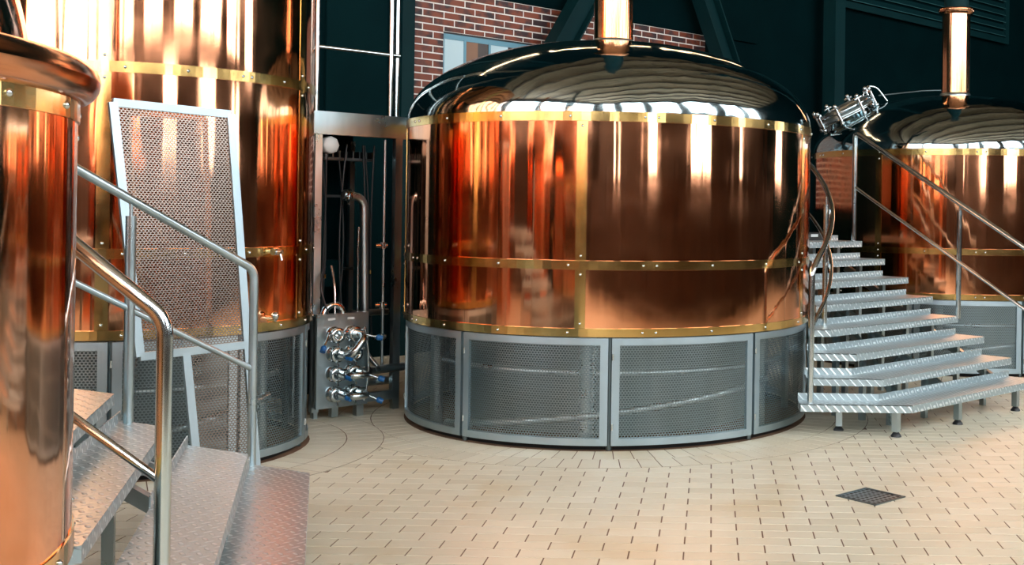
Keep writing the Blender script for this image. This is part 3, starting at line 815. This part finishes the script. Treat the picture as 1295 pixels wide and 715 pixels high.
# ------------------------------------------------------------------ leaning mesh panel
lp = thing('mesh_panel', 'pale steel framed mesh panel leaning against the left copper kettle', 'panel', (0, 0, 0))
LP0 = Vector((-2.70, 6.38, 0))
def lpp(s, z, d=0): 
    return LP0 + W * s + NN * (.10 * (1 - z / 2.05) + d) + UP * z
def lbar(name, p, q, w_=.042):
    m = MB(); m.bar(lpp(*p), lpp(*q), w_, .025, NN); return m.build(name, M['panel_frame'], lp)
U = [(-.60, 2.06), (.014, 2.04), (.10, .755), (-.47, .735)]
Lw = [(-.235, .735), (.10, .755), (.150, .02), (-.17, .02)]
for i in range(4): lbar('frame_bar', U[i], U[(i + 1) % 4])
lbar('frame_bar', Lw[0], Lw[3]); lbar('frame_bar', Lw[1], Lw[2])
lbar('frame_bar', Lw[2], Lw[3])
def quad_sheet(Q, name):
    g = MB(); lu = ((Vector(Q[1]) - Vector(Q[0])).length + (Vector(Q[2]) - Vector(Q[3])).length) / 2; lz = abs(Q[0][1] - Q[3][1])
    def fn(u, v):
        a = u / lu; b = v / lz
        p = Vector(Q[3]) * (1 - a) * (1 - b) + Vector(Q[2]) * a * (1 - b) + Vector(Q[1]) * a * b + Vector(Q[0]) * (1 - a) * b
        return lpp(p.x, p.y)
    perforate(g, fn, lu, lz, .018, .0120, .0016)
    o = g.build(name, M['mesh_copper_reflect'], lp); o['kind'] = 'stuff'
quad_sheet(U, 'perforated_sheet'); quad_sheet(Lw, 'perforated_sheet')

# ------------------------------------------------------------------ pipe cabinet between the kettles
CB = Vector((-2.65, 8.4, 0))
def cb(s, d, z): return CB + W * s + NN * d + UP * z
cab = thing('pipe_cabinet', 'open steel pipe cabinet standing between the left and main kettles', 'cabinet', (0, 0, 0))
def cbox(name, s0, s1, d0, d1, z0, z1, mat, parent=cab):
    m = MB(); m.obox(cb((s0 + s1) / 2, (d0 + d1) / 2, (z0 + z1) / 2), W, NN, UP, (s1 - s0) / 2, (d1 - d0) / 2, (z1 - z0) / 2)
    return m.build(name, mat, parent)
cbox('post', -.275, -.222, -.05, 0, .05, 2.05, M['steel']); cbox('post', .372, .43, -.05, 0, .05, 2.05, M['steel'])
cbox('post', -.275, -.235, -.75, -.71, .05, 2.05, M['steel']); cbox('post', .39, .43, -.75, -.71, .05, 2.05, M['steel'])
cbox('top_beam', -.33, .475, -.05, .012, 2.05, 2.215, M['steel'])
cbox('top_plate', -.33, .475, -.80, -.05, 2.19, 2.205, M['steel_dark'])
cbox('bottom_rail', -.275, .43, -.05, 0, .08, .145, M['steel'])
cbox('back_panel', -.30, .45, -.80, -.78, .05, 2.19, M['teal'])
cbox('side_panel', -.30, -.285, -.78, -.05, .1, 2.19, M['black'])
cbox('shelf_bar', -.22, .37, -.62, -.59, 1.60, 1.62, M['steel_dark']); cbox('shelf_bar', -.22, .37, -.62, -.59, 1.03, 1.05, M['steel_dark'])
cbox('cable_tray', -.10, .36, -.45, -.30, 1.88, 1.90, M['steel_dark'])
for i in range(9): cbox('tray_rung', -.10 + i * .055, -.088 + i * .055, -.45, -.29, 1.90, 1.95, M['steel_dark'])
cbox('inner_post', -.06, -.0, -.40, -.36, .1, 2.05, M['teal_steel'])
cbox('instrument', .02, .16, -.5, -.40, .92, 1.12, M['teal_panel']); cbox('instrument', -.06, .05, -.55, -.5, .70, .86, M['teal_panel'])
cbox('foot', .03, .085, .03, .085, 0, .08, M['steel']); cbox('foot', -.26, -.23, -.05, 0, 0, .06, M['steel']); cbox('foot', .38, .43, -.05, 0, 0, .06, M['steel'])
m = MB(); c = cb(-.15, -.04, 1.975)
Mq = Matrix.Translation(c) @ NN.to_track_quat('Z', 'Y').to_matrix().to_4x4()
m.lathe([(.055, -.06), (.062, -.05), (.064, .03), (.055, .045), (.001, .048)], 8, M=Mq); jb = m.build('junction_box', M['white'], cab)
m = MB(); m.tube([cb(-.17, -.04, 1.91), cb(-.175, -.04, 1.87)], .018, 8); m.tube([cb(-.17, -.04, 1.87), cb(-.15, -.08, 1.5), cb(-.16, -.1, .9)], .008, 6); m.build('cable_gland', M['rubber'], jb)
# pipework
MB().tube(fillet([cb(.02, -.14, 1.62), cb(.19, -.14, 1.60), cb(.215, -.14, .52)], .12, 10), .031, 14).build('bent_pipe', M['steel'], cab)
MB().tube([cb(.055, -.14, 1.615), cb(.075, -.14, 1.613)], .048, 14).tube([cb(.03, -.14, 1.618), cb(.05, -.14, 1.616)], .043, 14).tube([cb(.06, -.10, 1.61), cb(.01, -.04, 1.55)], .009, 8).build('pipe_clamp', M['steel_shiny'], cab)
MB().tube([cb(.13, -.10, 1.38), cb(.125, -.10, 1.2), cb(.13, -.10, .8), cb(.128, -.1, .5)], .011, 8).build('thin_pipe', M['steel_shiny'], cab)
MB().tube([cb(.315, -.06, 2.04), cb(.315, -.06, .30)], .011, 8).build('thin_pipe', M['steel'], cab)
for z in (1.24, .79, .55):
    MB().tube([cb(.26, -.08, z), cb(.345, -.06, z)], .016, 8).tube([cb(.31, -.06, z - .025), cb(.31, -.06, z + .025)], .022, 8).build('pipe_coupling', M['steel_shiny'], cab)
MB().tube(fillet([cb(.215, -.14, .56), cb(.22, -.12, .42), cb(.27, -.05, .33)], .06), [.02] * 9, 10).build('drain_spout', M['steel_shiny'], cab)
MB().tube([cb(.16, .03, .315), cb(.47, -.02, .315)], .032, 14).build('outlet_pipe', M['steel'], cab)
MB().tube([cb(.16, -.12, .21), cb(.47, -.14, .21)], .036, 14).build('outlet_pipe', M['steel'], cab)
MB().tube([cb(.16, -.25, .72), cb(.47, -.25, .72)], .025, 12).build('outlet_pipe', M['steel_dark'], cab)
for i, (s, sw) in enumerate(((-.19, .02), (-.13, -.02), (-.09, .05), (.06, .06), (.10, -.05), (.25, .03), (.28, .05), (-.2, .06), (.34, -.02))):
    pts = [cb(s + sw * sin(t * 3.1), -.22 - .03 * i % .1, 2.0 - 1.45 * t) for t in [k / 12 for k in range(13)]]
    MB().tube(pts, .008, 6).build('cable', M['rubber'], cab)
for s, z in ((-.14, .93), (.27, 1.02), (-.1, 1.0)):
    MB().tube([cb(s, -.17, z), cb(s, -.17, z + .03)], .01, 6).build('cable_marker', M['brass'], cab)
tag(MB().tube([cb(-.345, 0, .05), cb(-.345, 0, 5.2)], .008, 6).build('conduit', M['steel_shiny']), 'thin bright vertical conduit along the right edge of the tall left kettle', 'conduit')

# valve manifold
vm = thing('valve_manifold', 'steel valve plate with chrome pipe bends and blue knobs in front of the cabinet', 'manifold', (0, 0, 0))
def vb(s, d, z): return cb(s - .07, .10 + d, z)
m = MB(); m.obox(vb(-.03, 0, .425), W, NN, UP, .20, .012, .335)
m.obox(vb(-.03, -.03, .755), W, NN, UP, .20, .035, .006); vp = m.build('plate', M['steel'], vm)
for s in (-.12, .03):
    m = MB(); m.obox(vb(s, .013, .725), W, NN, UP, .028, .001, .008); m.build('name_strip', M['white'], vp)
m = MB(); m.tube(arc(vb(-.09, -.02, .75), .075, 0, PI, 10, W, UP), .024, 12); m.build('hose_arch', M['steel_shiny'], vm)
m = MB(); m.box(vb(-.055, -.07, .06), (.05, .05, .10), RZ); m.build('bracket', M['steel'], vm)
Mn = NN.to_track_quat('Z', 'Y').to_matrix().to_4x4()
def coupling(s, z, r=.05):
    m = MB(); Mc = Matrix.Translation(vb(s, .012, z)) @ Mn
    m.lathe([(r * 1.15, 0), (r * 1.15, .012), (r * .82, .016), (r * .82, .05), (r * 1.08, .052), (r * 1.08, .075), (r * .75, .078), (r * .62, .078), (r * .6, .04), (.001, .03)], 20, M=Mc)
    c = m.build('coupling', M['steel_shiny'], vm)
    m = MB()
    for k in range(3):
        a = k * 2.09 + .5; q = vb(s, .075, z) + (W * cos(a) + UP * sin(a)) * r * 1.15
        m.tube([q, q + NN * .02 + (W * cos(a) + UP * sin(a)) * .02], .008, 6)
    m.build('wing_nut', M['steel_shiny'], c)
    return c
ZR = [.615, .475, .335, .19]
for z in ZR:
    coupling(-.105, z); coupling(.035, z)
def ubend(s0, z0, s1, z1, out=.14):
    m = MB(); m.tube(fillet([vb(s0, .08, z0), vb(s0, .08 + out, z0), vb(s1, .08 + out, z1), vb(s1, .08, z1)], .08, 8), .026, 14)
    for s, z in ((s0, z0), (s1, z1)): m.tube([vb(s, .075, z), vb(s, .10, z)], .042, 14)
    m.build('pipe_bend', M['steel_shiny'], vm)
ubend(.035, ZR[0], -.075, ZR[1]); ubend(-.07, ZR[2], .065, ZR[2]); ubend(-.07, ZR[3], .065, ZR[3])
def lever(s, z, ds, dz, dd=.10):
    m = MB(); p = vb(s, .06, z); q = p + W * ds + UP * dz + NN * dd
    m.tube([p, q], .0085, 8); l = m.build('lever', M['steel_shiny'], vm)
    m = MB(); m.sphere(q, .022, 12, 8); m.tube([q, q + (q - p).normalized() * .03], .02, 10); m.build('knob', M['blue'], l)
lever(-.16, ZR[0] + .02, -.075, -.10, .06); lever(-.13, ZR[1] + .02, .05, -.03, .12); lever(-.13, ZR[2] + .03, .05, -.04, .12); lever(-.13, ZR[3] + .03, .05, -.04, .12)
lever(.08, ZR[0], .10, -.03, .08); lever(.09, ZR[2], .11, -.05, .08); lever(.09, ZR[3], .10, -.06, .08)
m = MB(); m.tube(fillet([vb(.13, .03, .66), vb(.15, .05, .5), vb(.155, .05, .3), vb(.13, .03, .12)], .1), .010, 8); m.build('bypass_tube', M['steel_shiny'], vm)
for i in range(2):
    m = MB(); m.tube(fillet([vb(-.14 + .05 * i, .0, .76), vb(-.2 + .12 * i, -.02, .95), vb(-.12 + .05 * i, -.1, 1.1)], .1), .009, 8); m.build('hose', M['steel_shiny'] if i else M['rubber'], vm)

# guard rail above the cabinet
gr = thing('guard_rail', 'upright steel guard rail tubes rising above the pipe cabinet', 'railing', (0, 0, 0))
for s, d in ((-.262, -.03), (.335, -.03), (.405, -.06)):
    MB().tube([cb(s, d, 2.216), cb(s, d, 5.6)], .021, 12).build('upright', M['steel_shiny'], gr)
for z, s1, mt in ((2.68, .41, 'steel_shiny'), (3.25, .41, 'steel_shiny')):
    MB().tube([cb(-.262, -.03, z), cb(s1, -.03, z)], .014, 10).build('cross_tube', M[mt], gr)
MB().tube([cb(-.25, -.9, 2.58), cb(.4, -1.3, 2.75)], .014, 8).build('rear_tube', M['steel_dark'], gr)

# ------------------------------------------------------------------ the hall behind the viewer (seen mirrored)
for i, (a_, b_, r) in enumerate(((-14.2, 2.6, 1.2), (-14.4, 6.4, 1.2), (-14.0, 10.4, 1.2))):
    p = rm(a_, b_)
    root = thing('brew_kettle', 'mirrored copper kettle by the side windows left of the viewer, %s the rear wall' % ['nearest', 'second from', 'farthest from'][i], 'kettle', p)
    m = MB(); m.lathe([(r, .0), (r, 2.2)], 48); m.build('copper_shell', M['copper_dull'], root)
    m = MB(); m.lathe([(r, 2.2)] + [(max(r * cos(t), .001), 2.2 + .9 * sin(t)) for t in [PI / 2 * k / 14 for k in range(1, 15)]], 48); m.build('dome', M['copper_dull'], root)
    m = MB(); m.lathe([(.16, 3.0), (.16, CEIL - .36)], 16); m.build('chimney', M['copper_dull'], root)
bt = thing('booth_partition', 'long dark wooden booth partition across the hall behind the viewer', 'partition', rm(-2, 13.4))
m = MB(); m.obox(UP * .95, W, NN, UP, 12.5, .05, .95); m.build('panel', M['hall_dark'], bt)
for i in range(11):
    m = MB(); m.obox(W * (-12.5 + 2.5 * i) + UP * 1.1, W, NN, UP, .07, .09, 1.1); m.build('post', M['hall_dark'], bt)
m = MB(); m.obox(UP * 1.93, W, NN, UP, 12.5, .08, .03); m.build('top_rail', M['hall_dark'], bt)
for i in range(3):
    o = thing('wall_lamp', 'long thin warm lamp high on the rear wall, %s' % ['above the left end of the brickwork', 'above the middle of the brickwork', 'above the right end of the brickwork'][i],
              'lamp', rm(-3.0 + 2.6 * i, .80, 5.6), 'linear wall lamps')
    m = MB(); m.obox((0, 0, 0), W, NN, UP, 1.15, .02, .02); m.build('diffuser', M['lamp'], o)
    m = MB(); m.obox((0, 0, .05), W, NN, UP, 1.2, .05, .028); m.build('housing', M['black'], o)
    m = MB()
    for q in (-1, 1): m.bar(W * q + UP * .05 , W * q - NN * .80 + UP * .05, .03, .03)
    m.build('bracket', M['black'], o)
